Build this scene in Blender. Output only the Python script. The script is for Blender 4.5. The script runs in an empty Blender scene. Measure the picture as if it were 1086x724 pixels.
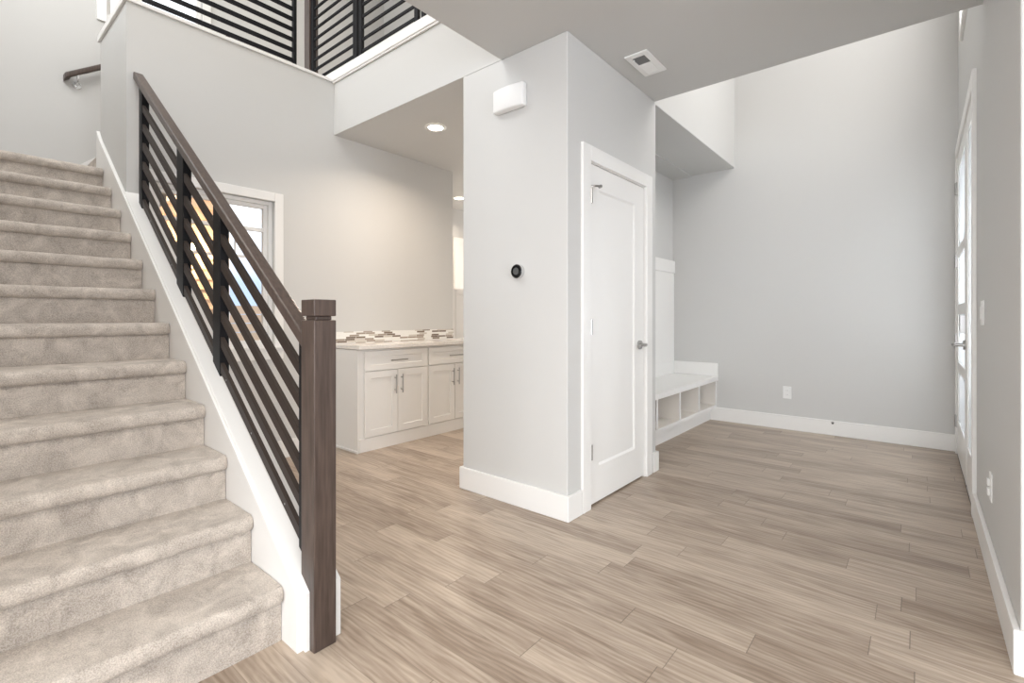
import bpy, bmesh, math, random
from mathutils import Vector, noise
random.seed(7)
S = bpy.context.scene
COL = S.collection

# ---------------------------------------------------------------- camera, world, lights, exposure
EYE = 1.14
FPX = 517.0
cam_d = bpy.data.cameras.new('camera'); cam = bpy.data.objects.new('camera', cam_d); COL.objects.link(cam)
cam.location = (0, 0, EYE)
cam.rotation_euler = (math.pi/2, 0, math.radians(39.95))
cam_d.sensor_fit = 'HORIZONTAL'; cam_d.sensor_width = 36
cam_d.lens = 36*FPX/1086
cam_d.shift_y = -26/1086
cam_d.clip_start = .02
S.camera = cam
S.view_settings.view_transform = 'Standard'; S.view_settings.look = 'None'
S.view_settings.gamma = 1; S.view_settings.use_curve_mapping = False
S.view_settings.exposure = 0.55
try:
    S.cycles.use_denoising = True
    S.cycles.max_bounces = 10; S.cycles.diffuse_bounces = 7; S.cycles.transparent_max_bounces = 12
    S.cycles.sample_clamp_indirect = 6
except Exception: pass

w = bpy.data.worlds.new('sky'); S.world = w; w.use_nodes = True
bg = w.node_tree.nodes['Background']; bg.inputs[1].default_value = 1.0
_t = w.node_tree; _c = _t.nodes.new('ShaderNodeTexCoord'); _s = _t.nodes.new('ShaderNodeSeparateXYZ'); _r = _t.nodes.new('ShaderNodeValToRGB')
_t.links.new(_c.outputs['Generated'], _s.inputs[0]); _t.links.new(_s.outputs['Z'], _r.inputs[0]); _t.links.new(_r.outputs[0], bg.inputs[0])
_r.color_ramp.elements[0].position = .06; _r.color_ramp.elements[0].color = (.50, .64, .90, 1)
_r.color_ramp.elements[1].position = .16; _r.color_ramp.elements[1].color = (1.5, 1.6, 1.7, 1)

def area(name, loc, direction, sx, sy, power, color=(1, 1, 1), spread=180):
    d = bpy.data.lights.new(name, 'AREA'); d.shape = 'RECTANGLE'; d.size = sx; d.size_y = sy
    d.energy = power; d.color = color; d.spread = math.radians(spread)
    o = bpy.data.objects.new(name, d); COL.objects.link(o); o.location = loc
    o.rotation_euler = Vector(direction).to_track_quat('-Z', 'Z').to_euler()
    return o
DAY = (.95, .975, 1.0)
area('stairwell_overhead_fill', (-3.0, .8, 5.45), (0, 0, -1), 2.0, 1.8, 26, (1, .95, .89))  # unseen overhead fill under the closed ceiling, added to brighten the treads
area('entry_floor_fill', (.0, -.4, 2.72), (0, 0, -1), 1.8, 1.4, 36, (1, .94, .87))  # added fill with no fixtures, brightens the near floor
area('daylight_rear_windows', (1.4, -4.40, 1.35), (0, 1, 0), 4.6, 2.2, 150, DAY)
area('daylight_side_windows', (4.40, .0, 1.35), (-1, 0, 0), 4.6, 2.2, 125, DAY)
area('daylight_transom', (.34, 4.3, 4.12), (-1, 0, -.25), 1.3, 1.6, 31, (1, .96, .92))
area('daylight_porch', (.62, 4.6, 1.35), (-1, 0, 0), 1.5, 2.2, 32, DAY)
area('living_left_fill', (-1.55, -2.5, 1.45), (1, .25, 0), 2.6, 2.0, 50, DAY)  # added fill in an opening made for it, brightens the right wall
area('stairwell_side_fill', (-3.6, -.24, 4.3), (0, 1, -.25), 2.6, 1.6, 60, DAY)  # added fill in front of a windowless wall, lights the stairwell
area('upper_hall_fill', (-3.4, 3.75, 4.4), (0, -1, -.1), 2.2, 1.4, 14, (1, .93, .84))  # added warm fill for the upper hall, solid wall behind it
area('daylight_kitchen', (-3.8, 7.9, 1.5), (0, -1, 0), 2.4, 2.0, 48, (1, .93, .84))

# ---------------------------------------------------------------- materials
def mat(name, color, rough=.5, metal=0, spec=.5):
    m = bpy.data.materials.new(name); m.use_nodes = True
    b = m.node_tree.nodes['Principled BSDF']
    b.inputs['Base Color'].default_value = (*color, 1); b.inputs['Roughness'].default_value = rough
    b.inputs['Metallic'].default_value = metal; b.inputs['Specular IOR Level'].default_value = spec
    return m
def N(m, t, **kw):
    n = m.node_tree.nodes.new(t)
    for k, v in kw.items(): setattr(n, k, v)
    return n
def bump(m, scale, strength, dist=.002, detail=2, vec=None):
    L = m.node_tree.links
    tc = N(m, 'ShaderNodeTexCoord'); n = N(m, 'ShaderNodeTexNoise'); n.inputs['Scale'].default_value = scale; n.inputs['Detail'].default_value = detail
    L.new(tc.outputs['Object'], n.inputs['Vector'])
    b = N(m, 'ShaderNodeBump'); b.inputs['Strength'].default_value = strength; b.inputs['Distance'].default_value = dist
    L.new(n.outputs['Fac'], b.inputs['Height']); L.new(b.outputs[0], m.node_tree.nodes['Principled BSDF'].inputs['Normal'])
    return n
def mathn(m, op, a, b=None):
    n = N(m, 'ShaderNodeMath', operation=op)
    for i, v in enumerate((a, b)):
        if v is None: continue
        if isinstance(v, (int, float)): n.inputs[i].default_value = v
        else: m.node_tree.links.new(v, n.inputs[i])
    return n.outputs[0]

M = {}
M['wall'] = mat('grey_wall_paint', (.605, .60, .585), .55, spec=.3); bump(M['wall'], 220, .12)
M['ceiling'] = mat('ceiling_paint', (.57, .57, .56), .7, spec=.2); bump(M['ceiling'], 160, .15)
M['trim'] = mat('white_trim_paint', (.83, .82, .80), .32, spec=.5)
M['cab'] = mat('white_cabinet_paint', (.80, .78, .75), .35)
M['cubby'] = mat('cream_cubby_paint', (.80, .76, .71), .45)
M['black'] = mat('black_powder_coat', (.007, .007, .009), .5, spec=.2)
M['plastic'] = mat('white_plastic', (.82, .82, .81), .35)
M['nickel'] = mat('satin_nickel', (.42, .41, .40), .28, 1)
M['frost'] = mat('frosted_glass', (.93, .95, .96), .45); M['frost'].node_tree.nodes['Principled BSDF'].inputs['Transmission Weight'].default_value = .85; M['frost'].node_tree.nodes['Principled BSDF'].inputs['IOR'].default_value = 1.1
M['warm_black'] = mat('black_bar_warm_reflection', (.030, .020, .016), .5, spec=.3)  # black stair bars; brown of warm reflections put into the base colour
M['chrome'] = mat('chrome', (.7, .7, .7), .12, 1)
M['dark'] = mat('dark_void', (.05, .05, .05), .6)
M['slot'] = mat('grey_slot', (.25, .25, .25), .5)
M['siding'] = mat('tan_siding_paint', (.74, .52, .34), .7)
M['soffit'] = mat('white_soffit_boards', (.85, .85, .85), .5)
M['fence'] = mat('cedar_fence', (.66, .54, .42), .7)
M['ground'] = mat('patio_concrete', (.55, .52, .48), .8)
M['glassdark'] = mat('thermostat_glass', (.01, .01, .011), .08)
M['screen'] = mat('thermostat_screen', (.10, .10, .10), .2)

def wood_dark():
    m = mat('dark_stained_wood', (.1, .06, .04), .34)
    L = m.node_tree.links; tc = N(m, 'ShaderNodeTexCoord'); mp = N(m, 'ShaderNodeMapping'); mp.inputs['Scale'].default_value = (30, 60, 4)
    L.new(tc.outputs['Object'], mp.inputs[0])
    n = N(m, 'ShaderNodeTexNoise'); n.inputs['Scale'].default_value = 1.6; n.inputs['Detail'].default_value = 6; L.new(mp.outputs[0], n.inputs['Vector'])
    r = N(m, 'ShaderNodeValToRGB'); r.color_ramp.elements[0].position = .3; r.color_ramp.elements[1].position = .75
    r.color_ramp.elements[0].color = (.048, .032, .026, 1); r.color_ramp.elements[1].color = (.105, .074, .060, 1)
    L.new(n.outputs['Fac'], r.inputs[0]); L.new(r.outputs[0], m.node_tree.nodes['Principled BSDF'].inputs['Base Color'])
    return m
M['wood'] = wood_dark()

def floor_mat():
    m = mat('oak_plank_floor', (.4, .3, .2), .34)
    L = m.node_tree.links; P = m.node_tree.nodes['Principled BSDF']
    tc = N(m, 'ShaderNodeTexCoord'); sp = N(m, 'ShaderNodeSeparateXYZ'); L.new(tc.outputs['Object'], sp.inputs[0])
    PW = .127
    ry = mathn(m, 'DIVIDE', sp.outputs['Y'], PW); row = mathn(m, 'FLOOR', ry); fy = mathn(m, 'SUBTRACT', ry, row)
    wn = N(m, 'ShaderNodeTexWhiteNoise', noise_dimensions='1D'); L.new(row, wn.inputs['W'])
    sh = mathn(m, 'MULTIPLY', wn.outputs['Value'], 7.3)
    ln = mathn(m, 'ADD', mathn(m, 'MULTIPLY', wn.outputs['Value'], .35), .75)
    rx = mathn(m, 'ADD', mathn(m, 'DIVIDE', sp.outputs['X'], ln), sh); cx = mathn(m, 'FLOOR', rx); fx = mathn(m, 'SUBTRACT', rx, cx)
    cb = N(m, 'ShaderNodeCombineXYZ'); L.new(row, cb.inputs[0]); L.new(cx, cb.inputs[1])
    w2 = N(m, 'ShaderNodeTexWhiteNoise', noise_dimensions='2D'); L.new(cb.outputs[0], w2.inputs['Vector'])
    # grain, shifted per plank
    off = N(m, 'ShaderNodeVectorMath', operation='SCALE'); L.new(w2.outputs['Color'], off.inputs[0]); off.inputs['Scale'].default_value = 9
    ad = N(m, 'ShaderNodeVectorMath', operation='ADD'); L.new(tc.outputs['Object'], ad.inputs[0]); L.new(off.outputs[0], ad.inputs[1])
    mp = N(m, 'ShaderNodeMapping'); mp.inputs['Scale'].default_value = (1.6, 22, 1); L.new(ad.outputs[0], mp.inputs[0])
    n1 = N(m, 'ShaderNodeTexNoise'); n1.inputs['Scale'].default_value = 2.2; n1.inputs['Detail'].default_value = 8; n1.inputs['Distortion'].default_value = .6
    L.new(mp.outputs[0], n1.inputs['Vector'])
    mp2 = N(m, 'ShaderNodeMapping'); mp2.inputs['Scale'].default_value = (1.2, 6, 1); L.new(ad.outputs[0], mp2.inputs[0])
    n2 = N(m, 'ShaderNodeTexNoise'); n2.inputs['Scale'].default_value = 2.0; n2.inputs['Detail'].default_value = 3; n2.inputs['Distortion'].default_value = 1.2
    L.new(mp2.outputs[0], n2.inputs['Vector'])
    r = N(m, 'ShaderNodeValToRGB'); e = r.color_ramp.elements
    e[0].position = .34; e[0].color = (.235, .172, .126, 1); e[1].position = .66; e[1].color = (.52, .43, .345, 1)
    mp3 = N(m, 'ShaderNodeMapping'); mp3.inputs['Scale'].default_value = (7, 150, 1); L.new(ad.outputs[0], mp3.inputs[0])
    n3 = N(m, 'ShaderNodeTexNoise'); n3.inputs['Scale'].default_value = 1.5; n3.inputs['Detail'].default_value = 4; L.new(mp3.outputs[0], n3.inputs['Vector'])
    wv = N(m, 'ShaderNodeTexWave', wave_type='BANDS', bands_direction='Y'); wv.inputs['Scale'].default_value = 9; wv.inputs['Distortion'].default_value = 14; wv.inputs['Detail'].default_value = 3; wv.inputs['Detail Scale'].default_value = .6
    mp4 = N(m, 'ShaderNodeMapping'); mp4.inputs['Scale'].default_value = (.35, 1.6, 1); L.new(ad.outputs[0], mp4.inputs[0]); L.new(mp4.outputs[0], wv.inputs['Vector'])
    mixv = mathn(m, 'ADD', mathn(m, 'ADD', mathn(m, 'MULTIPLY', n1.outputs['Fac'], .41), mathn(m, 'MULTIPLY', n2.outputs['Fac'], .36)), mathn(m, 'ADD', mathn(m, 'MULTIPLY', n3.outputs['Fac'], .15), mathn(m, 'MULTIPLY', wv.outputs['Fac'], .08)))
    tone = mathn(m, 'ADD', mixv, mathn(m, 'MULTIPLY', mathn(m, 'SUBTRACT', w2.outputs['Value'], .5), .15))
    L.new(tone, r.inputs[0])
    # seams
    sy = mathn(m, 'LESS_THAN', mathn(m, 'MINIMUM', fy, mathn(m, 'SUBTRACT', 1, fy)), .010)
    sx = mathn(m, 'LESS_THAN', mathn(m, 'MINIMUM', fx, mathn(m, 'SUBTRACT', 1, fx)), .0016)
    seam = mathn(m, 'MAXIMUM', mathn(m, 'MULTIPLY', sy, .35), mathn(m, 'MULTIPLY', sx, .7))
    mx = N(m, 'ShaderNodeMix', data_type='RGBA'); L.new(seam, mx.inputs['Factor']); L.new(r.outputs[0], mx.inputs['A']); mx.inputs['B'].default_value = (.12, .09, .07, 1)
    L.new(mx.outputs['Result'], P.inputs['Base Color'])
    b = N(m, 'ShaderNodeBump'); b.inputs['Strength'].default_value = .25; b.inputs['Distance'].default_value = .001
    L.new(mathn(m, 'SUBTRACT', n1.outputs['Fac'], mathn(m, 'MULTIPLY', seam, 2)), b.inputs['Height']); L.new(b.outputs[0], P.inputs['Normal'])
    L.new(mathn(m, 'ADD', mathn(m, 'MULTIPLY', n1.outputs['Fac'], .2), .27), P.inputs['Roughness'])
    return m
M['floor'] = floor_mat()

def carpet_mat():
    m = mat('loop_carpet', (.5, .45, .4), .95, spec=.05)
    L = m.node_tree.links; P = m.node_tree.nodes['Principled BSDF']
    tc = N(m, 'ShaderNodeTexCoord')
    a = N(m, 'ShaderNodeTexNoise'); a.inputs['Scale'].default_value = 270; a.inputs['Detail'].default_value = 2; L.new(tc.outputs['Object'], a.inputs['Vector'])
    c = N(m, 'ShaderNodeTexNoise'); c.inputs['Scale'].default_value = 11; c.inputs['Detail'].default_value = 5; c.inputs['Roughness'].default_value = .6; c.inputs['Distortion'].default_value = .8; L.new(tc.outputs['Object'], c.inputs['Vector'])
    v = mathn(m, 'ADD', mathn(m, 'MULTIPLY', a.outputs['Fac'], .5), mathn(m, 'MULTIPLY', c.outputs['Fac'], .5))
    r = N(m, 'ShaderNodeValToRGB'); e = r.color_ramp.elements
    e[0].position = .33; e[0].color = (.30, .262, .228, 1); e[1].position = .67; e[1].color = (.70, .63, .56, 1)
    L.new(v, r.inputs[0]); L.new(r.outputs[0], P.inputs['Base Color'])
    b = N(m, 'ShaderNodeBump'); b.inputs['Strength'].default_value = .7; b.inputs['Distance'].default_value = .004
    L.new(a.outputs['Fac'], b.inputs['Height']); L.new(b.outputs[0], P.inputs['Normal'])
    P.inputs['Sheen Weight'].default_value = .2
    return m
M['carpet'] = carpet_mat()

def mosaic_mat():
    m = mat('linear_mosaic_tile', (.8, .8, .8), .2)
    L = m.node_tree.links; P = m.node_tree.nodes['Principled BSDF']
    tc = N(m, 'ShaderNodeTexCoord'); sp = N(m, 'ShaderNodeSeparateXYZ'); L.new(tc.outputs['Object'], sp.inputs[0])
    rz = mathn(m, 'DIVIDE', sp.outputs['Z'], .0178); row = mathn(m, 'FLOOR', rz); fz = mathn(m, 'SUBTRACT', rz, row)
    wn = N(m, 'ShaderNodeTexWhiteNoise', noise_dimensions='1D'); L.new(row, wn.inputs['W'])
    ry = mathn(m, 'ADD', mathn(m, 'DIVIDE', sp.outputs['Y'], .10), mathn(m, 'MULTIPLY', wn.outputs['Value'], 5)); c = mathn(m, 'FLOOR', ry); fy = mathn(m, 'SUBTRACT', ry, c)
    cb = N(m, 'ShaderNodeCombineXYZ'); L.new(row, cb.inputs[0]); L.new(c, cb.inputs[1])
    w2 = N(m, 'ShaderNodeTexWhiteNoise', noise_dimensions='2D'); L.new(cb.outputs[0], w2.inputs['Vector'])
    r = N(m, 'ShaderNodeValToRGB'); r.color_ramp.interpolation = 'CONSTANT'; e = r.color_ramp.elements
    e[0].position = 0; e[0].color = (.85, .84, .81, 1); e[1].position = .36; e[1].color = (.20, .155, .12, 1)
    k = e.new(.55); k.color = (.85, .84, .81, 1); k = e.new(.70); k.color = (.36, .30, .25, 1); k = e.new(.9); k.color = (.60, .56, .50, 1)
    L.new(w2.outputs['Value'], r.inputs[0])
    g = mathn(m, 'MAXIMUM', mathn(m, 'LESS_THAN', fz, .12), mathn(m, 'LESS_THAN', fy, .03))
    mx = N(m, 'ShaderNodeMix', data_type='RGBA'); L.new(g, mx.inputs['Factor']); L.new(r.outputs[0], mx.inputs['A']); mx.inputs['B'].default_value = (.78, .76, .73, 1)
    L.new(mx.outputs['Result'], P.inputs['Base Color'])
    return m
M['mosaic'] = mosaic_mat()

def quartz():
    m = mat('quartz_counter', (.8, .77, .73), .12); n = N(m, 'ShaderNodeTexNoise'); n.inputs['Scale'].default_value = 60
    r = N(m, 'ShaderNodeValToRGB'); r.color_ramp.elements[0].position = .4; r.color_ramp.elements[1].position = .6
    r.color_ramp.elements[0].color = (.76, .72, .67, 1); r.color_ramp.elements[1].color = (.82, .78, .74, 1)
    tc = N(m, 'ShaderNodeTexCoord'); L = m.node_tree.links; L.new(tc.outputs['Object'], n.inputs['Vector'])
    L.new(n.outputs['Fac'], r.inputs[0]); L.new(r.outputs[0], m.node_tree.nodes['Principled BSDF'].inputs['Base Color']); return m
M['quartz'] = quartz()

def glass():
    m = bpy.data.materials.new('window_glass'); m.use_nodes = True; nt = m.node_tree; nt.nodes.clear()
    o = nt.nodes.new('ShaderNodeOutputMaterial'); t = nt.nodes.new('ShaderNodeBsdfTransparent'); g = nt.nodes.new('ShaderNodeBsdfGlossy')
    g.inputs['Roughness'].default_value = .02; f = nt.nodes.new('ShaderNodeFresnel'); f.inputs[0].default_value = 1.45
    x = nt.nodes.new('ShaderNodeMixShader'); nt.links.new(f.outputs[0], x.inputs[0]); nt.links.new(t.outputs[0], x.inputs[1]); nt.links.new(g.outputs[0], x.inputs[2])
    nt.links.new(x.outputs[0], o.inputs[0]); return m
M['glass'] = glass()
def emis(name, color, s):
    m = bpy.data.materials.new(name); m.use_nodes = True; b = m.node_tree.nodes['Principled BSDF']
    b.inputs['Emission Color'].default_value = (*color, 1); b.inputs['Emission Strength'].default_value = s; b.inputs['Base Color'].default_value = (*color, 1); return m
M['lens'] = emis('lit_lamp_lens', (1, .90, .76), 14)
M['bulb'] = emis('lit_bulb', (1, .62, .28), 60)

# ---------------------------------------------------------------- mesh helpers
class MB:
    def __init__(s): s.bm = bmesh.new()
    def box(s, x0, x1, y0, y1, z0, z1):
        x0, x1 = sorted((x0, x1)); y0, y1 = sorted((y0, y1)); z0, z1 = sorted((z0, z1))
        v = [s.bm.verts.new(p) for p in ((x0,y0,z0),(x1,y0,z0),(x1,y1,z0),(x0,y1,z0),(x0,y0,z1),(x1,y0,z1),(x1,y1,z1),(x0,y1,z1))]
        for f in ((0,3,2,1),(4,5,6,7),(0,1,5,4),(1,2,6,5),(2,3,7,6),(3,0,4,7)): s.bm.faces.new([v[i] for i in f])
        return s
    def prism(s, pts, axis, a, b):
        """polygon pts in the other two axes (in order), extruded along axis from a to b"""
        def P(p, t):
            q = [0, 0, 0]; o = [i for i in range(3) if i != axis]; q[o[0]], q[o[1]] = p; q[axis] = t; return q
        A = [s.bm.verts.new(P(p, a)) for p in pts]; B = [s.bm.verts.new(P(p, b)) for p in pts]; n = len(pts)
        s.bm.faces.new(A); s.bm.faces.new(B[::-1])
        for i in range(n): s.bm.faces.new((A[i], B[i], B[(i+1) % n], A[(i+1) % n]))
        return s
    def union(s, boxes, holes=()):
        """boundary of the union of boxes minus holes, with shared vertices and no inner faces"""
        E = [sorted({round(v, 5) for q in list(boxes)+list(holes) for v in (q[2*a], q[2*a+1])}) for a in range(3)]
        n = [len(e)-1 for e in E]
        def inside(c, q): return all(min(q[2*a], q[2*a+1]) < c[a] < max(q[2*a], q[2*a+1]) for a in range(3))
        F = set()
        for i in range(n[0]):
            for j in range(n[1]):
                for k in range(n[2]):
                    c = [(E[a][t]+E[a][t+1])/2 for a, t in enumerate((i, j, k))]
                    if any(inside(c, q) for q in boxes) and not any(inside(c, h) for h in holes): F.add((i, j, k))
        V = {}
        def vert(i, j, k):
            if (i, j, k) not in V: V[i, j, k] = s.bm.verts.new((E[0][i], E[1][j], E[2][k]))
            return V[i, j, k]
        for (i, j, k) in F:
            for d, q in (((-1,0,0), ((0,0,0),(0,0,1),(0,1,1),(0,1,0))), ((1,0,0), ((1,0,0),(1,1,0),(1,1,1),(1,0,1))), ((0,-1,0), ((0,0,0),(1,0,0),(1,0,1),(0,0,1))),
                         ((0,1,0), ((0,1,0),(0,1,1),(1,1,1),(1,1,0))), ((0,0,-1), ((0,0,0),(0,1,0),(1,1,0),(1,0,0))), ((0,0,1), ((0,0,1),(1,0,1),(1,1,1),(0,1,1)))):
                if (i+d[0], j+d[1], k+d[2]) not in F: s.bm.faces.new([vert(i+a, j+b, k+c) for a, b, c in q])
        return s
    def wallx(s, x0, x1, y0, y1, z0, z1, holes):
        """slab of constant x thickness with rectangular holes (y0,y1,z0,z1) cut in"""
        return s.union([(x0, x1, y0, y1, z0, z1)], [(x0-.1, x1+.1, *h) for h in holes])
    def cyl(s, p0, p1, r, r1=None, seg=20):
        p0, p1 = Vector(p0), Vector(p1); r1 = r if r1 is None else r1; d = (p1-p0).normalized()
        u = d.orthogonal().normalized(); v = d.cross(u)
        A = []; B = []
        for i in range(seg):
            t = 2*math.pi*i/seg; q = u*math.cos(t)+v*math.sin(t)
            A.append(s.bm.verts.new(p0+q*r)); B.append(s.bm.verts.new(p1+q*r1))
        s.bm.faces.new(A[::-1]); s.bm.faces.new(B)
        for i in range(seg): s.bm.faces.new((A[i], A[(i+1) % seg], B[(i+1) % seg], B[i]))
        return s
    def tube(s, pts, r, seg=14):
        pts = [Vector(p) for p in pts]; rings = []
        for i, p in enumerate(pts):
            d = (pts[min(i+1, len(pts)-1)]-pts[max(i-1, 0)]).normalized()
            u = d.cross(Vector((.31, .22, .93))).normalized(); v = d.cross(u)
            rings.append([s.bm.verts.new(p+(u*math.cos(2*math.pi*k/seg)+v*math.sin(2*math.pi*k/seg))*r) for k in range(seg)])
        for a, b in zip(rings, rings[1:]):
            for k in range(seg): s.bm.faces.new((a[k], a[(k+1) % seg], b[(k+1) % seg], b[k]))
        s.bm.faces.new(rings[0][::-1]); s.bm.faces.new(rings[-1]); return s
    def slope(s, x0, x1, zt, h, y0, y1):
        """bar following the stair slope; zt(x) is its top edge, h its vertical height"""
        return s.prism([(x0, zt(x0)-h), (x1, zt(x1)-h), (x1, zt(x1)), (x0, zt(x0))], 1, y0, y1)
    def build(s, name, m, parent=None, bevel=0, smooth=False, seg=2):
        bmesh.ops.recalc_face_normals(s.bm, faces=s.bm.faces)
        me = bpy.data.meshes.new(name); s.bm.to_mesh(me); s.bm.free(); me.materials.append(M[m] if isinstance(m, str) else m)
        o = bpy.data.objects.new(name, me); COL.objects.link(o)
        if parent is not None:
            o.parent = parent; o.matrix_parent_inverse = parent.matrix_basis.inverted()
        if bevel:
            b = o.modifiers.new('bevel', 'BEVEL'); b.width = bevel; b.segments = seg; b.limit_method = 'ANGLE'; b.angle_limit = math.radians(40); b.harden_normals = False
        if smooth:
            for p in me.polygons: p.use_smooth = True
            o.modifiers.new('auto', 'EDGE_SPLIT').split_angle = math.radians(38)
        return o
def thing(name, label, cat, loc, group=None):
    o = bpy.data.objects.new(name, None); COL.objects.link(o); o.location = loc; o.empty_display_size = .1
    o['label'] = label; o['category'] = cat
    if group: o['group'] = group
    return o
def root(name, label, loc):
    o = bpy.data.objects.new(name, None); COL.objects.link(o); o.location = loc; o.empty_display_size = .1
    o['label'] = label; o['kind'] = 'structure'; return o
def st(o, label=None):
    o['kind'] = 'structure'
    if label: o['label'] = label
    return o
def tag(o, label, cat, group=None):
    o['label'] = label; o['category'] = cat
    if group: o['group'] = group
    return o

# ---------------------------------------------------------------- levels
CEIL = 2.74; TOP = 5.5; FL2 = 3.20; XR = .245; YF = 5.59; XW = -3.96; XC = -1.51; YC = 2.285; XCL = -2.34; XFAR = -5.5

# ---------------------------------------------------------------- structure: floor, ceilings, walls
f = MB(); f.box(-5.42, 4.6, -4.6, 8.2, -.12, 0); st(f.build('floor', 'floor'), 'grey-brown oak plank floor running through entry and dining area')
st(MB().box(-30, -5.42, -20, 30, -.22, -.10).build('ground', 'ground'), 'concrete ground outside the dining window')

st(MB().box(-2.0, 4.6, -4.6, 3.46, CEIL, 3.10).build('ceiling', 'ceiling'), 'low grey ceiling over the entry with a floor register')
st(MB().box(-5.42, -2.0, 2.287, 8.2, CEIL, 3.10).build('ceiling', 'ceiling'), 'low ceiling over the dining area and kitchen with recessed lights')
st(MB().box(-5.62, 4.6, -.42, 6.0, TOP, TOP+.12).build('ceiling', 'ceiling'), 'high upper storey ceiling')
st(MB().box(XCL+.12, -1.541, 3.47, YF, 2.75, 2.95).build('ceiling', 'ceiling'), 'low soffit over the bench alcove')

# window wall beside the stairs
WY0, WY1, WZ0, WZ1 = .955, 1.765, .895, 2.06
b = MB(); b.union([(-4.08, XW, .935, 3.706, 0, 3.20), (-4.08, XW, .82, .935, 1.80, 3.20), (-4.70, -4.08, .82, .935, 1.9, 3.20), (-4.70, -4.08, .935, 2.285, 3.08, 3.20), (-4.70, -4.60, .935, 2.285, 2.45, 3.08)], [(-4.2, -3.9, WY0, WY1, WZ0, WZ1)])
st(b.build('wall_left', 'wall'), 'tall grey wall with window beside the stairs')
b = MB(); b.union([(-4.73, -3.948, .805, .90, 3.20, 3.245), (-4.73, -3.948, .90, 2.26, 3.20, 3.222)])
st(b.build('trim_1', 'trim'), 'white cap on the wall end above the stairs')
# far wall of the stairwell
b = MB(); b.union([(XFAR-.12, XFAR, -.42, .98, 1.9, TOP), (XFAR-.12, XFAR, .98, 1.25, 2.2, TOP), (XFAR-.12, XFAR, 1.25, 6.0, 2.44, TOP), (XFAR-.12, XFAR, -.42, .92, 0, 1.9)], [(XFAR-.2, XFAR+.1, 1.0, 1.75, 3.80, 4.9)])
st(b.build('wall_stair_far', 'wall'), 'pale grey wall behind the top of the stairs')
b = MB(); b.box(XFAR, XFAR+.02, .93, 1.0, 3.73, 4.97); b.box(XFAR, XFAR+.02, 1.75, 1.82, 3.73, 4.97); b.box(XFAR, XFAR+.02, 1.0, 1.75, 3.73, 3.80); b.box(XFAR, XFAR+.02, 1.0, 1.75, 4.9, 4.97)
b.box(XFAR-.08, XFAR-.05, 1.0, 1.04, 3.8, 4.9); b.box(XFAR-.08, XFAR-.05, 1.71, 1.75, 3.8, 4.9); b.box(XFAR-.08, XFAR-.05, 1.04, 1.71, 4.32, 4.36)
wu = root('window_2', 'upper stairwell window with white casing', (XFAR, 1.37, 3.8)); b.build('frame', 'trim', wu, .003)
MB().box(XFAR-.07, XFAR-.065, 1.04, 1.71, 3.8, 4.9).build('pane', 'glass', wu)
st(MB().box(-5.62, -1.6, -.42, -.30, 0, TOP).build('wall_stair_side', 'wall'), 'grey wall on the near side of the stairs')
st(MB().wallx(-1.72, -1.6, -4.6, -.42, 0, CEIL, [(-3.8, -1.2, .45, 2.45)]).build('wall_living', 'wall'), 'living room wall with an opening added for a fill light')
# wall above the low ceiling's left edge
st(MB().box(-2.0, -1.88, -.42, 2.285, 3.10, TOP).build('wall_upper_right', 'wall'), 'upper stairwell wall')
# header beam across the dining opening
st(MB().box(-4.72, -2.0, YC, 2.405, CEIL+.001, 3.20).build('wall_header', 'wall'), 'grey header beam over the opening to the dining area')
b = MB(); b.union([(-4.72, -2.0, 2.262, 2.42, 3.205, 3.285), (-4.72, -2.0, 2.270, 2.284, 3.19, 3.205)])
st(b.build('trim_2', 'trim', bevel=.003), 'white ledge trim below the upper railing')
st(MB().box(-5.5, -1.88, 2.42, 4.0, 3.10, 3.20).build('floor', 'carpet'), 'carpeted upper hall floor')
st(MB().box(-5.5, -1.88, 3.9, 4.0, 3.20, TOP).build('wall_upper_back', 'wall'), 'beige wall of the upper hall')
st(MB().box(-2.0, -1.88, 2.285, 3.9, 3.20, TOP).build('wall_upper_side', 'wall'), 'side wall of the upper hall')
# closet block (door opening in its +X face)
DY0, DY1, DZ = 2.505, 3.29, 2.075
b = MB(); b.union([(XC-.12, XC, YC, 3.47, -.02, 2.74), (XCL, XC-.12, YC, YC+.12, -.02, 2.74), (XCL, XCL+.12, YC+.12, YF, -.02, 2.74), (XCL+.12, XC-.12, 3.35, 3.47, -.02, 2.74)], [(XC-.2, XC+.1, DY0, DY1, -.1, DZ)])
st(b.build('wall_closet', 'wall', bevel=.006), 'light grey closet block with rounded corner in the middle of the room')
# foyer
st(MB().box(XCL, .365, YF, YF+.12, 0, TOP).build('wall_back', 'wall'), 'tall grey back wall of the foyer')
FD0, FD1, FDZ = 3.86, 5.50, 2.47
b = MB(); b.wallx(XR, XR+.12, 2.235, YF, 0, TOP, [(FD0, FD1, 0, FDZ), (3.65, 4.95, 3.3, 4.95)])
st(b.build('wall_right', 'wall', bevel=.004), 'grey wall with the front door')
st(MB().box(-1.66, -1.54, 3.46, YF, 2.756, TOP).build('wall_foyer_left', 'wall'), 'pale upper foyer wall above the bench alcove')
st(MB().box(-1.54, XR, 3.34, 3.46, 3.10, TOP).build('wall_foyer_front', 'wall'), 'upper foyer wall over the entry ceiling edge')
st(MB().box(.365, 4.6, 3.34, 3.46, 0, CEIL).build('wall_living_back', 'wall'), 'living room back wall')
b = MB(); b.wallx(4.48, 4.6, -4.6, 3.34, 0, CEIL, [(-2.3, 2.3, .25, 2.45)]); st(b.build('wall_living_right', 'wall'), 'living room window wall')
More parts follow.
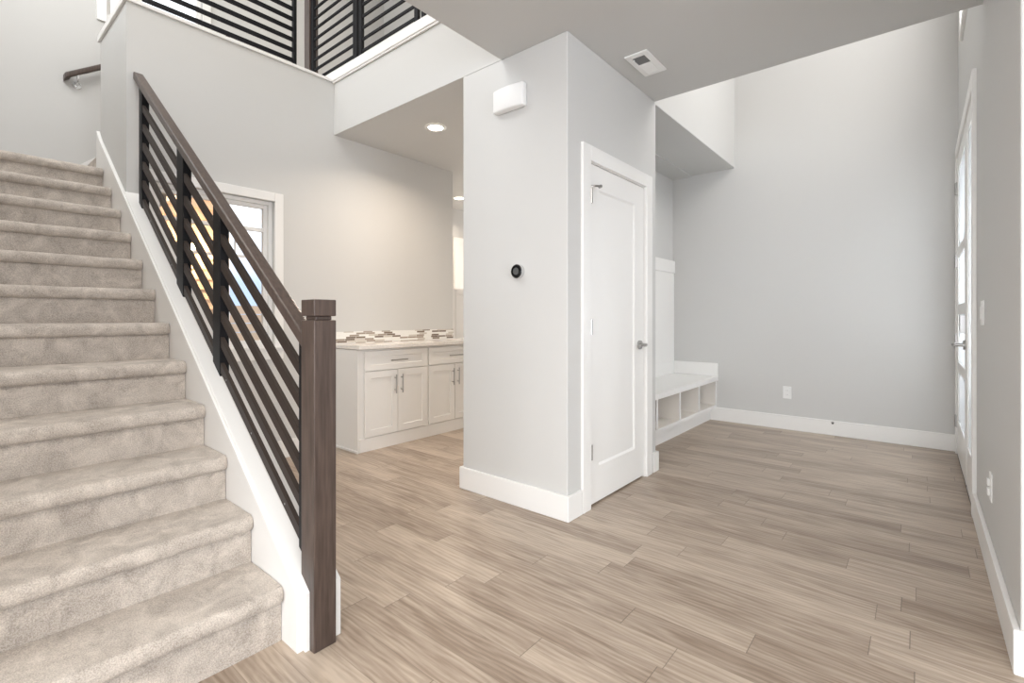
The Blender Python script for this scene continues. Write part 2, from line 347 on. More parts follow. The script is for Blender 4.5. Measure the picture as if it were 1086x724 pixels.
b = MB(); b.box(-1.6, -.9, -4.6, -4.48, 0, CEIL); b.box(3.7, 4.48, -4.6, -4.48, 0, CEIL); b.box(-.9, 3.7, -4.6, -4.48, 0, .25); b.box(-.9, 3.7, -4.6, -4.48, 2.45, CEIL)
st(b.build('wall_front', 'wall'), 'living room front window wall')
# kitchen beyond
st(MB().box(-5.42, -5.30, 3.706, 8.2, 0, CEIL).build('wall_kitchen_left', 'wall'), 'beige kitchen wall beyond the dining wall')
st(MB().box(-5.30, -4.08, 3.66, 3.706, 0, CEIL).build('wall_kitchen_return', 'wall'), 'return wall beyond the dining area')
b = MB(); b.box(-5.3, -5.0, 8.08, 8.2, 0, CEIL); b.box(-2.6, -2.22, 8.08, 8.2, 0, CEIL); b.box(-5.0, -2.6, 8.08, 8.2, 0, .5); b.box(-5.0, -2.6, 8.08, 8.2, 2.5, CEIL)
st(b.build('wall_kitchen_back', 'wall'), 'kitchen back wall')
st(MB().box(XCL, XCL+.12, YF+.12, 8.2, 0, CEIL).build('wall_kitchen_right', 'wall'), 'kitchen side wall')

# ---------------------------------------------------------------- baseboards
BH, BT = .143, .018
def base(name, boxes, label):
    b = MB()
    b.union(boxes)
    st(b.build(name, 'trim', bevel=.004), label)
base('baseboard_closet', [(XCL-BT, XC+BT, YC-BT, YC, 0, BH), (XC, XC+BT, YC, 2.418, 0, BH), (XC, XC+BT, 3.392, 3.47+BT, 0, BH), (-1.70, XC+BT, 3.47, 3.47+BT, 0, BH), (XCL-BT, XCL, YC, YF, 0, BH)], 'white baseboard around the closet block')
base('baseboard_back', [(-1.80, XR, YF-BT, YF, 0, BH)], 'white baseboard on the foyer back wall')
base('baseboard_right', [(XR-BT, XR, 2.235-BT, 3.80, 0, BH), (XR-BT, XR+.12, 2.235-BT, 2.235, 0, BH)], 'white baseboard on the right wall')
base('baseboard_left', [(XW, XW+BT, .95, 2.28, 0, BH)], 'white baseboard under the dining window')

# ---------------------------------------------------------------- staircase
RIS, GO, XN, ZN, YS = .1825, .2515, -1.697, .0150, .795
stair = thing('staircase', 'beige carpeted staircase climbing to a landing on the left', 'stairs', (-1.7, .25, 0))
def step_mesh(i):
    """closed step body with a rounded carpet nose and a crease under it, long axis y"""
    xn = XN-GO*(i-1); zt = ZN+RIS*i; zb = zt-RIS-(.004 if i > 1 else ZN); xb = xn-GO-.05; rx = xn-.030
    prof = [(xb, zt)]
    for k in range(1, 9): prof.append((xb+(xn-.028-xb)*k/8, zt-(.002 if k > 5 else 0)))
    for k in range(1, 8):
        t = math.pi/2*(1-k/7); prof.append((xn-.028+.028*math.cos(t), zt-.030+.028*math.sin(t)))
    prof += [(xn-.001, zt-.042), (xn-.006, zt-.052), (xn-.016, zt-.059), (rx-.006, zt-.061), (rx-.002, zt-.068)]
    for k in range(1, 7): prof.append((rx, zt-.068+(zb-zt+.068)*k/6))
    prof += [(xb, zb)]
    bm = bmesh.new(); rows = []
    ny = 70; y0 = -.296
    for j in range(ny+1):
        y = y0+(YS-y0)*j/ny; e = max(0, 1-(YS-y)/.02)
        r = []
        for k, (x, z) in enumerate(prof):
            dx = dz = 0
            if 0 < k < len(prof)-1:
                n1 = noise.noise(Vector((x*9, y*9, z*9+i*3)))*.0013+noise.noise(Vector((x*40, y*40, z*40)))*.0011
                if x > rx-.002: dx = n1; dz = n1
                else: dz = n1
                if x > rx+.004: dx -= e*e*.012; 
            r.append(bm.verts.new((x+dx, y, z+dz)))
        rows.append(r)
    n = len(prof)
    for a, c in zip(rows, rows[1:]):
        for k in range(n): bm.faces.new((a[k], a[(k+1) % n], c[(k+1) % n], c[k]))
    bm.faces.new(rows[0]); bm.faces.new(rows[-1][::-1])
    mb = MB(); mb.bm.free(); mb.bm = bm; return mb
for i in range(1, 13): step_mesh(i).build('step', 'carpet', stair, smooth=True)
zl = ZN+RIS*12
MB().box(XFAR+.004, XN-GO*12, -.296, .79, zl-.19, zl-.002).build('landing', 'carpet', stair)
st2 = thing('staircase', 'short upper flight of carpeted steps rising from the landing behind the wall', 'stairs', (-5.1, 1.5, zl))
for k in range(5):
    MB().box(XFAR+.02, -4.705, .822+.25*k, min(2.26, .822+.25*k+.42), zl+(RIS*(k-.6) if k else -.15), zl+RIS*(k+1)-.001).build('step', 'carpet', st2, bevel=.02)
MB().prism([(.94, 2.02), (2.26, 2.60), (2.26, 2.62), (.94, 2.04)], 0, XFAR+.02, -4.705).build('soffit_panel', 'soffit', st2)
# white skirt boards and knee wall
kt = lambda x: .232+.742*(-1.642-x)
knee = [(-1.600, 0), (-1.600, .200), (-1.642, kt(-1.642)), (-3.955, kt(-3.955)), (-3.955, 0)]
st(MB().prism(knee, 1, .818, .935).build('wall_stair_knee', 'trim', None, .002), 'white sloped knee wall under the stair railing')
sk = lambda x: kt(x)-.004
o = MB().prism([(-1.615, 0), (-1.615, sk(-1.635)-.02), (-1.640, sk(-1.640)-.004), (-4.62, sk(-4.62)), (-4.72, sk(-4.72)+.02), (-4.72, 0)], 1, .797, .818).build('trim_3', 'trim', None, .002)
st(o, 'white skirt board along the carpeted steps')
st(MB().prism([(-1.600, 0), (-1.600, .20), (-1.642, kt(-1.642)+.002), (-3.955, kt(-3.955)+.002), (-3.955, 0)], 1, .935, .950).build('trim_4', 'trim', None, .002), 'white skirt board on the dining side of the stair knee wall')
st(MB().slope(-1.66, -3.955, lambda x: kt(x)+.006, .012, .806, .950).build('trim_5', 'trim', None, .003), 'white sloped cap under the stair railing')
st(MB().union([(XFAR, XW, .82, .935, 0, 1.80), (XFAR, -4.70, .798, .82, 1.7, 2.19)]).build('wall_under_stairs', 'wall'), 'wall under the stairs')
# skirt of the second flight on the far wall
b = MB(); sl2 = lambda y: 2.42+.86*(y-.80)
b.prism([(.72, zl-.05), (2.2, sl2(2.2)-.35), (2.2, sl2(2.2)), (.80, sl2(.80)), (.72, zl+.13)], 0, XFAR, XFAR+.018); st(b.build('trim_6', 'trim', None, .002), 'white skirt board rising with the upper flight')
b = MB(); b.box(XFAR, XFAR+.018, -.30, .72, zl, zl+.13); st(b.build('baseboard_landing', 'trim', None, .002), 'white baseboard on the landing')

# ---------------------------------------------------------------- stair railing
rt = lambda x: 1.072+.740*(-1.69-x)
rail = thing('stair_railing', 'dark wood handrail with black horizontal bars and square newel beside the carpeted stairs', 'railing', (-1.61, .875, 0))
b = MB(); b.box(-1.66, -1.57, .833, .915, 0, 1.129); b.box(-1.649, -1.581, .844, .904, 1.129, 1.143); b.box(-1.66, -1.57, .833, .915, 1.143, 1.20)
b.build('newel_post', 'wood', rail, .003)
MB().slope(-1.66, XW, rt, .052, .855, .911).build('handrail', 'wood', rail, .007, seg=3)
for x0, x1 in ((-1.735, -1.665), (-2.575, -2.487), (-3.105, -3.0), (-3.85, -3.785)):
    b = MB(); b.prism([(x0, kt(x1)-.012), (x1, kt(x1)-.012), (x1, rt(x1)-.045), (x0, rt(x0)-.045)], 1, .862, .902); b.build('post', 'black', rail, .002)
for (xa, xb) in ((-1.735, -2.487), (-2.575, -3.0), (-3.105, -3.785)):
    for k in range(6):
        MB().slope(xa, xb, lambda x, k=k: rt(x)-.137-.1195*k, .047, .865, .882).build('bar', 'warm_black', rail, .0015)
# screws in the bottom bars
for x in (-1.85, -2.15, -2.42, -3.6, -3.2):
    z = rt(x)-.135-.1195*5-.027; MB().cyl((x, .8655, z), (x, .8635, z), .004, seg=10).build('screw', 'slot', rail)

# ---------------------------------------------------------------- wall handrail of the second flight
hr = thing('wall_handrail', 'dark wood handrail on steel brackets on the wall above the landing', 'handrail', (XFAR, .75, 3.0))
hz = lambda y: 3.177+.690*(y-.736)
MB().prism([(.715, hz(.715)-.05), (1.97, hz(1.97)-.05), (1.97, hz(1.97)), (.715, hz(.715))], 0, -5.45, -5.41).build('rail', 'wood', hr, .01, seg=3)
MB().prism([(.715, hz(.715)-.05), (.755, hz(.755)-.05), (.755, hz(.755)), (.715, hz(.715))], 0, -5.50, -5.44).build('rail_return', 'wood', hr, .004)
for y in (.80, 1.75):
    b = MB(); z = hz(y)-.05; b.tube([(-5.43, y, z), (-5.43, y, z-.03), (-5.44, y, z-.055), (-5.46, y, z-.065), (-5.497, y, z-.065)], .007); b.cyl((-5.5, y, z-.065), (-5.492, y, z-.065), .03)
    b.build('bracket', 'chrome', hr, smooth=True)

# ---------------------------------------------------------------- upper railing
up = thing('balcony_railing', 'black horizontal bar railing with dark wood post around the upper hall', 'railing', (-4.44, 2.33, 3.285))
MB().box(-4.49, -4.395, 2.285, 2.375, 3.20, 4.38).build('newel_post', 'wood', up, .004)
MB().box(-4.395, -2.0, 2.285, 2.345, 4.19, 4.235).build('handrail', 'wood', up, .006)
MB().box(-4.47, -4.41, .86, 2.285, 4.17, 4.215).build('handrail', 'wood', up, .006)
for x0, x1 in ((-4.395, -4.345), (-3.685, -3.625), (-3.595, -3.555), (-2.87, -2.83), (-2.79, -2.755), (-2.06, -2.01)):
    MB().box(x0, x1, 2.298, 2.326, 3.285, 4.19).build('post', 'black', up, .002)
for xa, xb in ((-4.345, -3.685), (-3.555, -2.87), (-2.755, -2.06)):
    for k in range(8): MB().box(xa, xb, 2.304, 2.316, 3.338+.0955*k, 3.362+.0955*k).build('bar', 'black', up, .0015)
for y in (2.150, .90):
    MB().box(-4.462, -4.424, y, y+.04 if y < 2 else y+.03, 3.225, 4.17).build('post', 'black', up, .002)
for k in range(7): MB().box(-4.452, -4.434, .93, 2.16, 3.492+.0945*k, 3.527+.0945*k).build('bar', 'black', up, .0015)

# ---------------------------------------------------------------- window in the left wall
w1 = root('window_1', 'white framed window beside the stairs', (XW, (WY0+WY1)/2, WZ0))
b = MB(); cw = .068
b.box(XW, XW+.02, WY0-cw, WY0, WZ0-.09, WZ1+cw); b.box(XW, XW+.02, WY1, WY1+cw, WZ0-.09, WZ1+cw); b.box(XW, XW+.02, WY0, WY1, WZ1, WZ1+cw); b.box(XW, XW+.02, WY0, WY1, WZ0-.09, WZ0)
b.build('casing', 'trim', w1, .003)
b = MB(); b.box(-4.06, -3.99, WY0, WY0+.03, WZ0, WZ1); b.box(-4.06, -3.99, WY1-.03, WY1, WZ0, WZ1); b.box(-4.06, -3.99, WY0+.03, WY1-.03, WZ1-.03, WZ1); b.box(-4.06, -3.99, WY0+.03, WY1-.03, WZ0, WZ0+.03)
b.box(-4.05, -4.01, WY0+.03, WY0+.06, WZ0+.03, WZ1-.03); b.box(-4.05, -4.01, WY1-.06, WY1-.03, WZ0+.03, WZ1-.03); b.box(-4.05, -4.01, WY0+.06, WY1-.06, WZ1-.06, WZ1-.03); b.box(-4.05, -4.01, WY0+.06, WY1-.06, WZ0+.03, WZ0+.06)
b.build('window_frame', 'trim', w1, .003)
b = MB(); b.box(-4.045, -4.012, WY0+.06, WY1-.06, 1.815, 1.845); b.box(-4.045, -4.012, WY0+.06, WY1-.06, 1.60, 1.62); b.box(-4.045, -4.02, 1.50, 1.508, 1.62, 1.815)
b.build('glazing_bar', 'trim', w1, .002)
MB().box(-4.034, -4.030, WY0+.06, WY1-.06, WZ0+.06, WZ1-.06).build('pane', 'glass', w1)
MB().box(-3.99, XW+.035, WY0-.09, WY1+.09, WZ0-.01, WZ0+.012).build('window_sill', 'trim', w1, .004)

# ---------------------------------------------------------------- outside
nb = thing('neighbour_house', 'tan lap-sided neighbouring house seen through the dining window', 'house', (-8.6, .8, 0))
b = MB()
for k in range(34):
    z = -.1+.15*k; b.prism([(-8.2, z), (-8.165, z), (-8.19, z+.15), (-8.2, z+.15)], 1, -3.2, 2.92)
b.build('lap_siding', 'siding', nb); MB().box(-11.5, -8.2, -3.2, 2.92, -.1, 5.0).build('house_wall', 'siding', nb)
MB().box(-8.22, -8.14, 2.86, 2.96, -.1, 5.0).build('corner_board', 'soffit', nb)
lamp = thing('outdoor_wall_lamp', 'glowing warm wall lamp on the tan house outside the window', 'lamp', (-8.165, 2.41, 2.10))
MB().box(-8.165, -8.13, 2.36, 2.46, 2.02, 2.26).build('backplate', 'black', lamp, .004)
b = MB(); b.cyl((-8.13, 2.41, 2.22), (-8.05, 2.41, 2.22), .012); b.cyl((-8.05, 2.41, 2.20), (-8.05, 2.41, 2.24), .07, .02); b.build('arm', 'black', lamp)
b = MB(); bmesh.ops.create_icosphere(b.bm, subdivisions=3, radius=.055); bmesh.ops.translate(b.bm, verts=b.bm.verts, vec=(-8.05, 2.41, 2.145)); b.build('bulb', 'bulb', lamp, smooth=True)
d = bpy.data.lights.new('outdoor_lamp_light', 'POINT'); d.energy = 40; d.color = (1, .66, .36); d.shadow_soft_size = .06
l = bpy.data.objects.new('outdoor_lamp_light', d); COL.objects.link(l); l.location = (-7.93, 2.41, 2.145)
fn = thing('garden_fence', 'tan wooden board fence outside the dining window', 'fence', (-9.0, 6, -.1))
for k in range(9): MB().box(-9.02, -9.0, 2.98, 14, -.05+.155*k, .095+.155*k).build('rail_board', 'fence', fn)
for k in range(8): MB().box(-9.0, -8.92, 3.1+1.6*k, 3.2+1.6*k, -.1, 1.42).build('fence_post', 'fence', fn)

# ---------------------------------------------------------------- closet door
d1 = root('door_1', 'white one-panel closet door with satin lever', (XC, 2.9, 0))
def cased(parent, xf, s, y0, y1, z1, cw, t=.018, side0=True, side1=True):
    b = MB(); xo = xf+s*t
    b.box(xf, xo, y0-cw, y0+.008, 0, z1+cw); b.box(xf, xo, y1-.008, y1+cw, 0, z1+cw); b.box(xf, xo, y0+.008, y1-.008, z1-.008, z1+cw)
    b.build('casing', 'trim', parent, .003)
    b = MB(); xi = xf-s*.12
    b.box(xi, xf, y0, y0+.012, 0, z1); b.box(xi, xf, y1-.012, y1, 0, z1); b.box(xi, xf, y0+.012, y1-.012, z1-.012, z1)
    b.build('jamb', 'trim', parent)
cased(d1, XC, 1, DY0, DY1, DZ, .082)
def panel_door(b, xf, s, y0, y1, z0, z1, sl, sr, rb, rtp, t=.035, rec=.010, bev=.012):
    """leaf with one recessed panel; xf is the face, s the way it looks"""
    xb = xf-s*t
    b.box(xb, xf, y0, y0+sl, z0, z1); b.box(xb, xf, y1-sr, y1, z0, z1); b.box(xb, xf, y0+sl, y1-sr, z0, z0+rb); b.box(xb, xf, y0+sl, y1-sr, z1-rtp, z1)
    a0, a1, c0, c1 = y0+sl, y1-sr, z0+rb, z1-rtp; xr = xf-s*rec
    o = [(xf, a0, c0), (xf, a1, c0), (xf, a1, c1), (xf, a0, c1)]; q = [(xr, a0+bev, c0+bev), (xr, a1-bev, c0+bev), (xr, a1-bev, c1-bev), (xr, a0+bev, c1-bev)]
    V = [b.bm.verts.new(p) for p in o]; W = [b.bm.verts.new(p) for p in q]
    for i in range(4): b.bm.faces.new((V[i], V[(i+1) % 4], W[(i+1) % 4], W[i]))
    b.bm.faces.new(W)
    b.box(xb, xr-s*.004, a0, a1, c0, c1)
b = MB(); panel_door(b, XC-.006, 1, 2.520, 3.276, .012, 2.060, .122, .143, .215, .14); b.build('door_leaf', 'trim', d1)
b = MB()
for z in (1.86, 1.08, .335):
    b.cyl((XC+.014, 2.522, z-.045), (XC+.014, 2.522, z+.045), .0075, seg=12); b.box(XC-.006, XC+.004, 2.520, 2.532, z-.045, z+.045)
b.build('hinge', 'nickel', d1)
b = MB(); b.tube([(XC, 2.516, 1.915), (XC+.03, 2.53, 1.917), (XC+.05, 2.57, 1.92)], .006); b.cyl((XC+.05, 2.57, 1.92), (XC+.035, 2.578, 1.92), .010); b.build('hinge_stop', 'nickel', d1)
h = MB(); hy, hzz = 3.205, .945
h.cyl((XC-.006, hy, hzz), (XC+.006, hy, hzz), .031, seg=28); h.cyl((XC+.006, hy, hzz), (XC+.045, hy, hzz), .012); h.tube([(XC+.042, hy+.008, hzz), (XC+.05, hy-.02, hzz+.002), (XC+.052, hy-.06, hzz+.002), (XC+.05, hy-.105, hzz-.002)], .0095)
h.build('door_handle', 'nickel', d1, smooth=True)

# ---------------------------------------------------------------- front door with sidelight (looks to -X)
d2 = root('door_2', 'white glazed front door with sidelight on the right wall', (XR, 4.7, 0))
b = MB(); c0, c1 = 3.80, 5.572
b.box(XR-.02, XR, c0, FD0+.01, 0, 2.55); b.box(XR-.02, XR, FD1-.01, c1, 0, 2.55); b.box(XR-.02, XR, FD0+.01, FD1-.01, FDZ-.01, 2.55); b.build('casing', 'trim', d2, .003)
b = MB(); b.box(XR, XR+.12, FD0, FD0+.03, 0, FDZ); b.box(XR, XR+.12, FD1-.03, FD1, 0, FDZ); b.box(XR, XR+.12, FD0+.03, FD1-.03, FDZ-.03, FDZ); b.box(XR, XR+.12, 4.36, 4.42, 0, FDZ-.03); b.build('jamb', 'trim', d2, .002)
b = MB(); xs = XR+.008   # sidelight
b.box(xs-.02, xs+.02, 3.89, 3.955, .02, 2.44); b.box(xs-.02, xs+.02, 4.295, 4.36, .02, 2.44); b.box(xs-.02, xs+.02, 3.955, 4.295, .02, .30); b.box(xs-.02, xs+.02, 3.955, 4.295, 2.33, 2.44); b.build('sidelight_frame', 'trim', d2, .003)
MB().box(xs-.014, xs-.010, 3.955, 4.295, .30, 2.33).build('sidelight_pane', 'frost', d2)
b = MB(); xd = XR+.010
zs = [.02, .30, .66, .76, 1.12, 1.22, 1.58, 1.68, 2.04, 2.12, 2.30, 2.44]
b.box(xd-.022, xd+.022, 4.425, 4.56, .02, 2.44); b.box(xd-.022, xd+.022, 5.33, 5.465, .02, 2.44)
for a, c in ((.02, .30), (.70, .78), (1.16, 1.24), (1.62, 1.70), (2.32, 2.44)): b.box(xd-.022, xd+.022, 4.56, 5.33, a, c)
b.build('door_leaf', 'trim', d2, .003)
for a, c in ((.30, .70), (.78, 1.16), (1.24, 1.62), (1.70, 2.32)): MB().box(xd-.016, xd-.012, 4.56, 5.33, a, c).build('door_pane', 'frost', d2)
b = MB()
for z in (.28, .95, 1.60, 2.2): b.cyl((xd-.030, 5.468, z-.05), (xd-.030, 5.468, z+.05), .009, seg=12); b.box(xd-.028, xd-.020, 5.43, 5.468, z-.05, z+.05)
b.build('hinge', 'nickel', d2)
b = MB(); b.cyl((xd-.022, 4.49, .95), (xd-.034, 4.49, .95), .032, seg=24); b.cyl((xd-.03, 4.49, .95), (xd-.075, 4.49, .95), .011); b.tube([(xd-.072, 4.48, .95), (xd-.08, 4.52, .951), (xd-.08, 4.60, .948)], .010)
b.build('door_handle', 'nickel', d2, smooth=True)
b = MB(); b.box(xd-.05, xd-.022, 4.455, 4.525, 1.03, 1.15)
for q in range(3):
    for p in range(2): b.box(xd-.053, xd-.05, 4.468+.026*p, 4.484+.026*p, 1.05+.03*q, 1.068+.03*q)
b.build('keypad_lock', 'nickel', d2, .003)
MB().box(XR-.01, XR+.12, FD0+.03, FD1-.03, 0, .02).build('threshold', 'dark', d2)
# upper foyer window
w3 = root('window_3', 'high foyer window above the front door', (XR, 4.6, 3.3))
b = MB(); b.box(XR-.02, XR, 3.58, 3.65, 3.23, 5.02); b.box(XR-.02, XR, 4.95, 5.02, 3.23, 5.02); b.box(XR-.02, XR, 3.65, 4.95, 3.23, 3.3); b.box(XR-.02, XR, 3.65, 4.95, 4.95, 5.02); b.build('casing', 'trim', w3, .003)

# ---------------------------------------------------------------- storage bench in the alcove
bn = thing('storage_bench', 'white built-in bench with open cubbies in the alcove', 'bench', (-1.98, 4.8, 0))
BX = -1.735
MB().box(-2.22, -1.71, 3.49, YF, .437, .486).build('seat', 'trim', bn, .003)
MB().box(-2.20, -1.71, YF-.02, YF, .486, .630).build('end_splash', 'trim', bn, .003)
MB().box(-2.22, -2.20, 3.49, YF, .486, .630).build('back_splash', 'trim', bn, .003)
MB().box(-2.20, BX, 3.49, YF, .150, .172).build('shelf', 'cubby', bn, .002)
MB().box(-2.22, -2.205, 3.49, YF, .172, .437).build('cubby_back', 'cubby', bn)
for y in (4.01, 4.529, 5.045): MB().box(-2.205, BX, y-.010, y+.010, .172, .437).build('divider', 'cubby', bn, .001)
MB().box(-2.205, BX, YF-.02, YF, .172, .437).build('end_panel', 'cubby', bn, .001)
b = MB(); b.box(BX, BX+.006, 3.49, YF, .140, .172)
for y in (4.01, 4.529, 5.045): b.box(BX, BX+.006, y-.018, y+.012, .172, .437)
b.box(BX, BX+.006, YF-.03, YF, .172, .437); b.build('face_frame', 'trim', bn, .001)
MB().box(-2.2, -1.79, 3.49, YF, 0, .150).build('toe_kick', 'trim', bn, .002)
wp = thing('wainscot_panel', 'tall white wainscot panel with a cap rail behind the bench', 'panel', (-2.21, 4.5, .63))
MB().box(-2.22, -2.207, 3.49, YF, .63, 1.66).build('backing_panel', 'trim', wp)
b = MB()
for y in (3.6, 4.25, 4.9): b.box(-2.207, -2.195, y, y+.09, .63, 1.66)
MB().box(-2.22, -2.196, 3.49, YF, 1.65, 1.79).build('cap_rail', 'trim', wp, .003)

# ---------------------------------------------------------------- dining base cabinets
CX = -3.585
def pull(b, x, y0, y1, z0, z1):
    d = .028
    if abs(z1-z0) < 1e-6:
        b.cyl((x+d, y0, z0), (x+d, y1, z0), .0055, seg=12)
        for y in (y0+.03, y1-.03): b.cyl((x, y, z0), (x+d, y, z0), .0045, seg=10)
    else:
        b.cyl((x+d, y0, z0), (x+d, y0, z1), .0055, seg=12)
        for z in (z0+.03, z1-.03): b.cyl((x, y0, z), (x+d, y0, z), .0045, seg=10)
labels = ['white shaker base cabinet nearest the stairs, with drawer over two doors', 'white shaker base cabinet second from the stairs, partly behind the closet block', 'white shaker base cabinet farthest from the stairs, hidden behind the closet block']
for u in range(3):
    y0 = 2.300+.696*u+(.035 if u else 0)-(.0 if u else 0); y0 = [2.302, 3.039, 3.735][u]; y1 = [3.039, 3.735, 4.43][u]
    o = thing('base_cabinet', labels[u], 'cabinet', (-3.77, (y0+y1)/2, 0), 'base cabinets along the dining wall')
    MB().box(-3.955, CX-.020, y0+(0 if u else 0), y1, .113, .862).build('body', 'cab', o, .001)
    MB().box(-3.955, CX-.004, y0, y1, 0, .113).build('toe_board', 'cab', o, .002)
    a0 = y0+(.050 if u == 0 else .012); a1 = y1-.012; mid = (a0+a1)/2
    b = MB(); panel_door(b, CX, 1, a0, a1, .682, .846, .055, .055, .045, .045, .019, .008, .003); dr = b.build('drawer', 'cab', o)
    h = MB(); pull(h, CX, mid-.09, mid+.09, .760, .760); h.build('handle', 'nickel', dr, smooth=True)
    for (p, q, hy) in ((a0, mid-.003, mid-.035), (mid+.003, a1, mid+.035)):
        b = MB(); panel_door(b, CX, 1, p, q, .118, .673, .057, .057, .057, .057, .019, .008, .003); dd = b.build('door', 'cab', o)
        h = MB(); pull(h, CX, hy, hy, .465, .632); h.build('handle', 'nickel', dd, smooth=True)
tag(MB().box(-3.955, CX+.022, 2.285, 4.45, .866, .902).build('countertop', 'quartz', bevel=.003), 'cream stone countertop on the white base cabinets', 'countertop')
tag(MB().box(-3.958, -3.948, 2.29, 3.706, .903, 1.008).build('backsplash', 'mosaic'), 'low backsplash of brown and white strip mosaic tile above the countertop', 'backsplash')
ec = thing('cabinet_end_panel', 'white panel closing the end of the dining cabinets beside the stairs', 'panel', (-3.77, 2.29, 0))
MB().box(-3.955, CX-.012, 2.290, 2.301, .0, .862).build('side_panel', 'cab', ec)
MB().box(-3.955, CX+.002, 2.276, 2.290, 0, .022).build('shoe_moulding', 'trim', ec, .004)

# kitchen glimpse
k = thing('tall_pantry_cabinet', 'tall white cabinet glimpsed beyond the dining wall', 'cabinet', (-4.95, 4.6, 0))
MB().box(-5.297, -4.72, 4.05, 4.85, .1, 1.52).build('body', 'cab', k, .003)
b = MB(); panel_door(b, -4.70, 1, 4.06, 4.45, .12, 1.50, .06, .06, .06, .06, .019, .008, .003); b.build('door', 'cab', k)
b = MB(); panel_door(b, -4.70, 1, 4.455, 4.84, .12, 1.50, .06, .06, .06, .06, .019, .008, .003); b.build('door', 'cab', k)
MB().box(-5.297, -4.74, 4.05, 4.85, 0, .1).build('toe_kick', 'cab', k)
d3 = root('door_3', 'white cased doorway glimpsed past the dining wall', (-5.3, 5.3, 0))
b = MB(); b.box(-5.30, -5.27, 4.98, 5.08, 0, 2.32); b.box(-5.30, -5.27, 5.9, 6.0, 0, 2.32); b.box(-5.30, -5.27, 5.08, 5.9, 2.22, 2.32); b.build('casing', 'trim', d3)
MB().box(-5.295, -5.275, 5.08, 5.9, .01, 2.22).build('door_leaf', 'trim', d3)

# ---------------------------------------------------------------- small fixtures
def downlight(x, y, label, e):
    o = thing('recessed_light', label, 'ceiling light', (x, y, CEIL), 'recessed ceiling lights')
    b = MB(); n = 36
    prof = [(.062, -.004), (.066, -.007), (.085, -.006), (.092, -.001)]
    rings = [[b.bm.verts.new((x+r*math.cos(2*math.pi*i/n), y+r*math.sin(2*math.pi*i/n), CEIL+z)) for i in range(n)] for r, z in prof]
    for a, c in zip(rings, rings[1:]):
        for i in range(n): b.bm.faces.new((a[i], a[(i+1) % n], c[(i+1) % n], c[i]))
    b.build('trim_ring', 'plastic', o, smooth=True)
    MB().cyl((x, y, CEIL-.001), (x, y, CEIL-.004), .064, seg=36).build('lens', 'lens', o)
    d = bpy.data.lights.new('downlight_beam', 'AREA'); d.shape = 'DISK'; d.size = .12; d.energy = e; d.color = (1, .84, .68); d.spread = math.radians(150)
    l = bpy.data.objects.new('downlight_beam', d); COL.objects.link(l); l.location = (x, y, CEIL-.012)
downlight(-3.137, 2.741, 'round lit recessed light in the dining ceiling nearest the stairs', 10)
downlight(-4.761, 4.576, 'small lit recessed light farther back, seen beside the closet block', 9)

vt = thing('ceiling_register', 'white square air register in the low entry ceiling', 'vent', (-1.325, 2.897, CEIL))
b = MB(); vx0, vx1, vy0, vy1 = -1.398, -1.252, 2.745, 3.045; ox0, ox1, oy0, oy1 = -1.366, -1.287, 2.787, 2.884
z0, z1 = CEIL-.010, CEIL
b.box(vx0, ox0, vy0, vy1, z0, z1); b.box(ox1, vx1, vy0, vy1, z0, z1); b.box(ox0, ox1, vy0, oy0, z0, z1); b.box(ox0, ox1, oy1, vy1, z0, z1)
b.build('face_plate', 'plastic', vt, .003)
MB().box(ox0, ox1, oy0, oy1, CEIL-.003, CEIL-.0005).build('duct_opening', 'dark', vt)
b = MB()
for k in range(7):
    yy = oy0+.008+.0135*k; b.box(ox0, ox1, yy, yy+.004, CEIL-.009, CEIL-.004)
b.build('louver', 'slot', vt)
b = MB()
for k in range(9): b.box(ox0, ox1, oy1+.018+.013*k, oy1+.022+.013*k, CEIL-.0125, CEIL-.010)
b.build('closed_louver', 'plastic', vt)
MB().cyl((ox0+.008, oy0+.012, CEIL-.012), (ox0+.008, oy0+.012, CEIL-.026), .004, seg=10).build('damper_lever', 'plastic', vt)

ch = thing('door_chime', 'white rounded chime box high on the closet wall', 'chime', (-1.915, YC, 2.47))
b = MB(); n = 12; x0, x1, y0 = -2.035, -1.795, YC; zb, ztp = 2.395, 2.535
pts = [(x0, y0), (x0, y0-.045)]
pts += [(x0+(x1-x0)*t/n, y0-.045-.014*math.sin(math.pi*t/n)) for t in range(1, n)] + [(x1, y0-.045), (x1, y0)]
b.prism(pts, 2, zb, ztp); b.build('cover', 'plastic', ch, .012, seg=4, smooth=True)

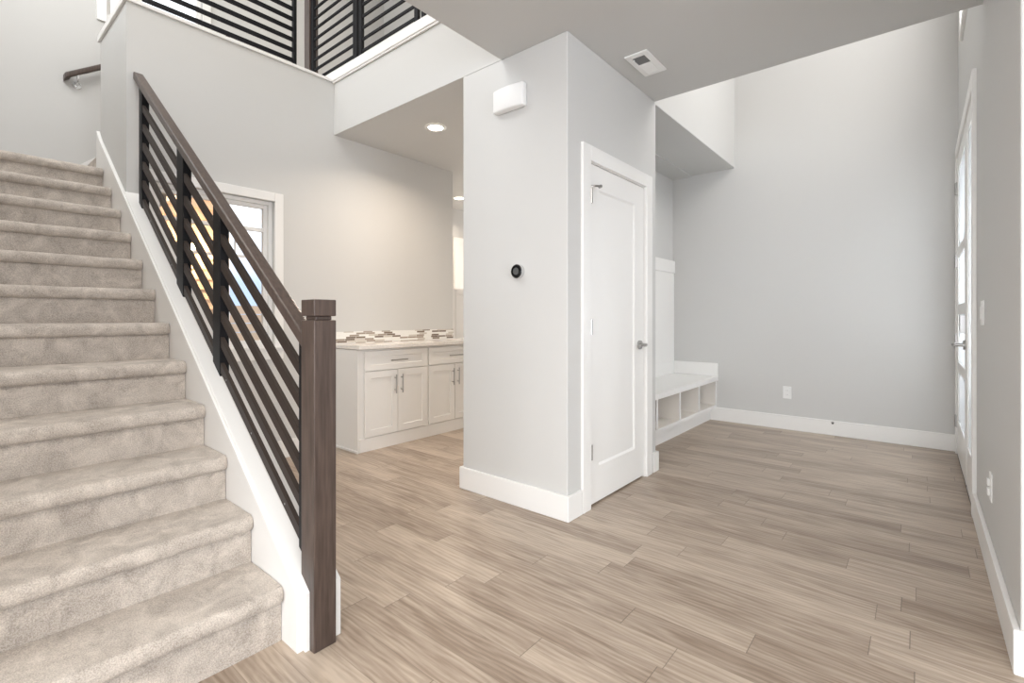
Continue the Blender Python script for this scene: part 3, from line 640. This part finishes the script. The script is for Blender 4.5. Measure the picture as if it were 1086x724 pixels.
th = thing('thermostat', 'round black-faced thermostat with silver ring on the closet wall', 'thermostat', (-1.858, YC, 1.414))
MB().cyl((-1.858, YC, 1.414), (-1.858, YC-.012, 1.414), .043, seg=40).build('mounting_ring', 'chrome', th)
MB().cyl((-1.858, YC-.012, 1.414), (-1.858, YC-.026, 1.414), .043, .042, seg=40).build('ring', 'chrome', th, smooth=True)
MB().cyl((-1.858, YC-.026, 1.414), (-1.858, YC-.031, 1.414), .041, .037, seg=40).build('display', 'glassdark', th, smooth=True)
MB().cyl((-1.858, YC-.031, 1.414), (-1.858, YC-.0315, 1.414), .022, seg=30).build('dial', 'screen', th)

def outlet_y(x, z, label):   # on the far wall, looking to -Y
    o = thing('wall_outlet', label, 'outlet', (x, YF, z)); y = YF
    MB().box(x-.038, x+.038, y-.006, y, z-.062, z+.062).build('cover_plate', 'plastic', o, .002)
    for dz in (-.021, .021):
        f = MB().box(x-.016, x+.016, y-.008, y-.006, z+dz-.014, z+dz+.014).build('socket', 'plastic', o, .002)
        b = MB(); b.box(x-.008, x-.006, y-.0085, y-.008, z+dz-.004, z+dz+.006); b.box(x+.006, x+.008, y-.0085, y-.008, z+dz-.004, z+dz+.006); b.build('slot', 'slot', f)
outlet_y(-1.036, .374, 'white wall outlet low on the foyer back wall')
o = thing('wall_outlet', 'white outlet low on the right wall with two protruding plugs', 'outlet', (XR, 3.05, .38))
MB().box(XR-.006, XR, 3.012, 3.088, .318, .442).build('cover_plate', 'plastic', o, .002)
for dz in (-.022, .022): MB().box(XR-.016, XR-.006, 3.033, 3.067, .38+dz-.016, .38+dz+.016).build('socket', 'plastic', o, .003)
o = thing('light_switch', 'white double rocker switch beside the front door', 'switch', (XR, 3.44, 1.16))
MB().box(XR-.006, XR, 3.375, 3.495, 1.098, 1.222).build('cover_plate', 'plastic', o, .002)
for y in (3.411, 3.459): MB().box(XR-.010, XR-.006, y-.016, y+.016, 1.127, 1.193).build('rocker', 'plastic', o, .002)
o = thing('door_stop', 'small dark door stop on the foyer baseboard', 'door stop', (-.646, YF-BT, .13))
b = MB(); b.cyl((-.646, YF-BT, .125), (-.646, YF-BT-.008, .125), .013); b.tube([(-.646, YF-BT-.006, .125), (-.64, YF-BT-.05, .128)], .005); b.build('rod', 'nickel', o)
MB().cyl((-.64, YF-BT-.05, .128), (-.639, YF-BT-.062, .128), .008).build('rubber_tip', 'dark', o)
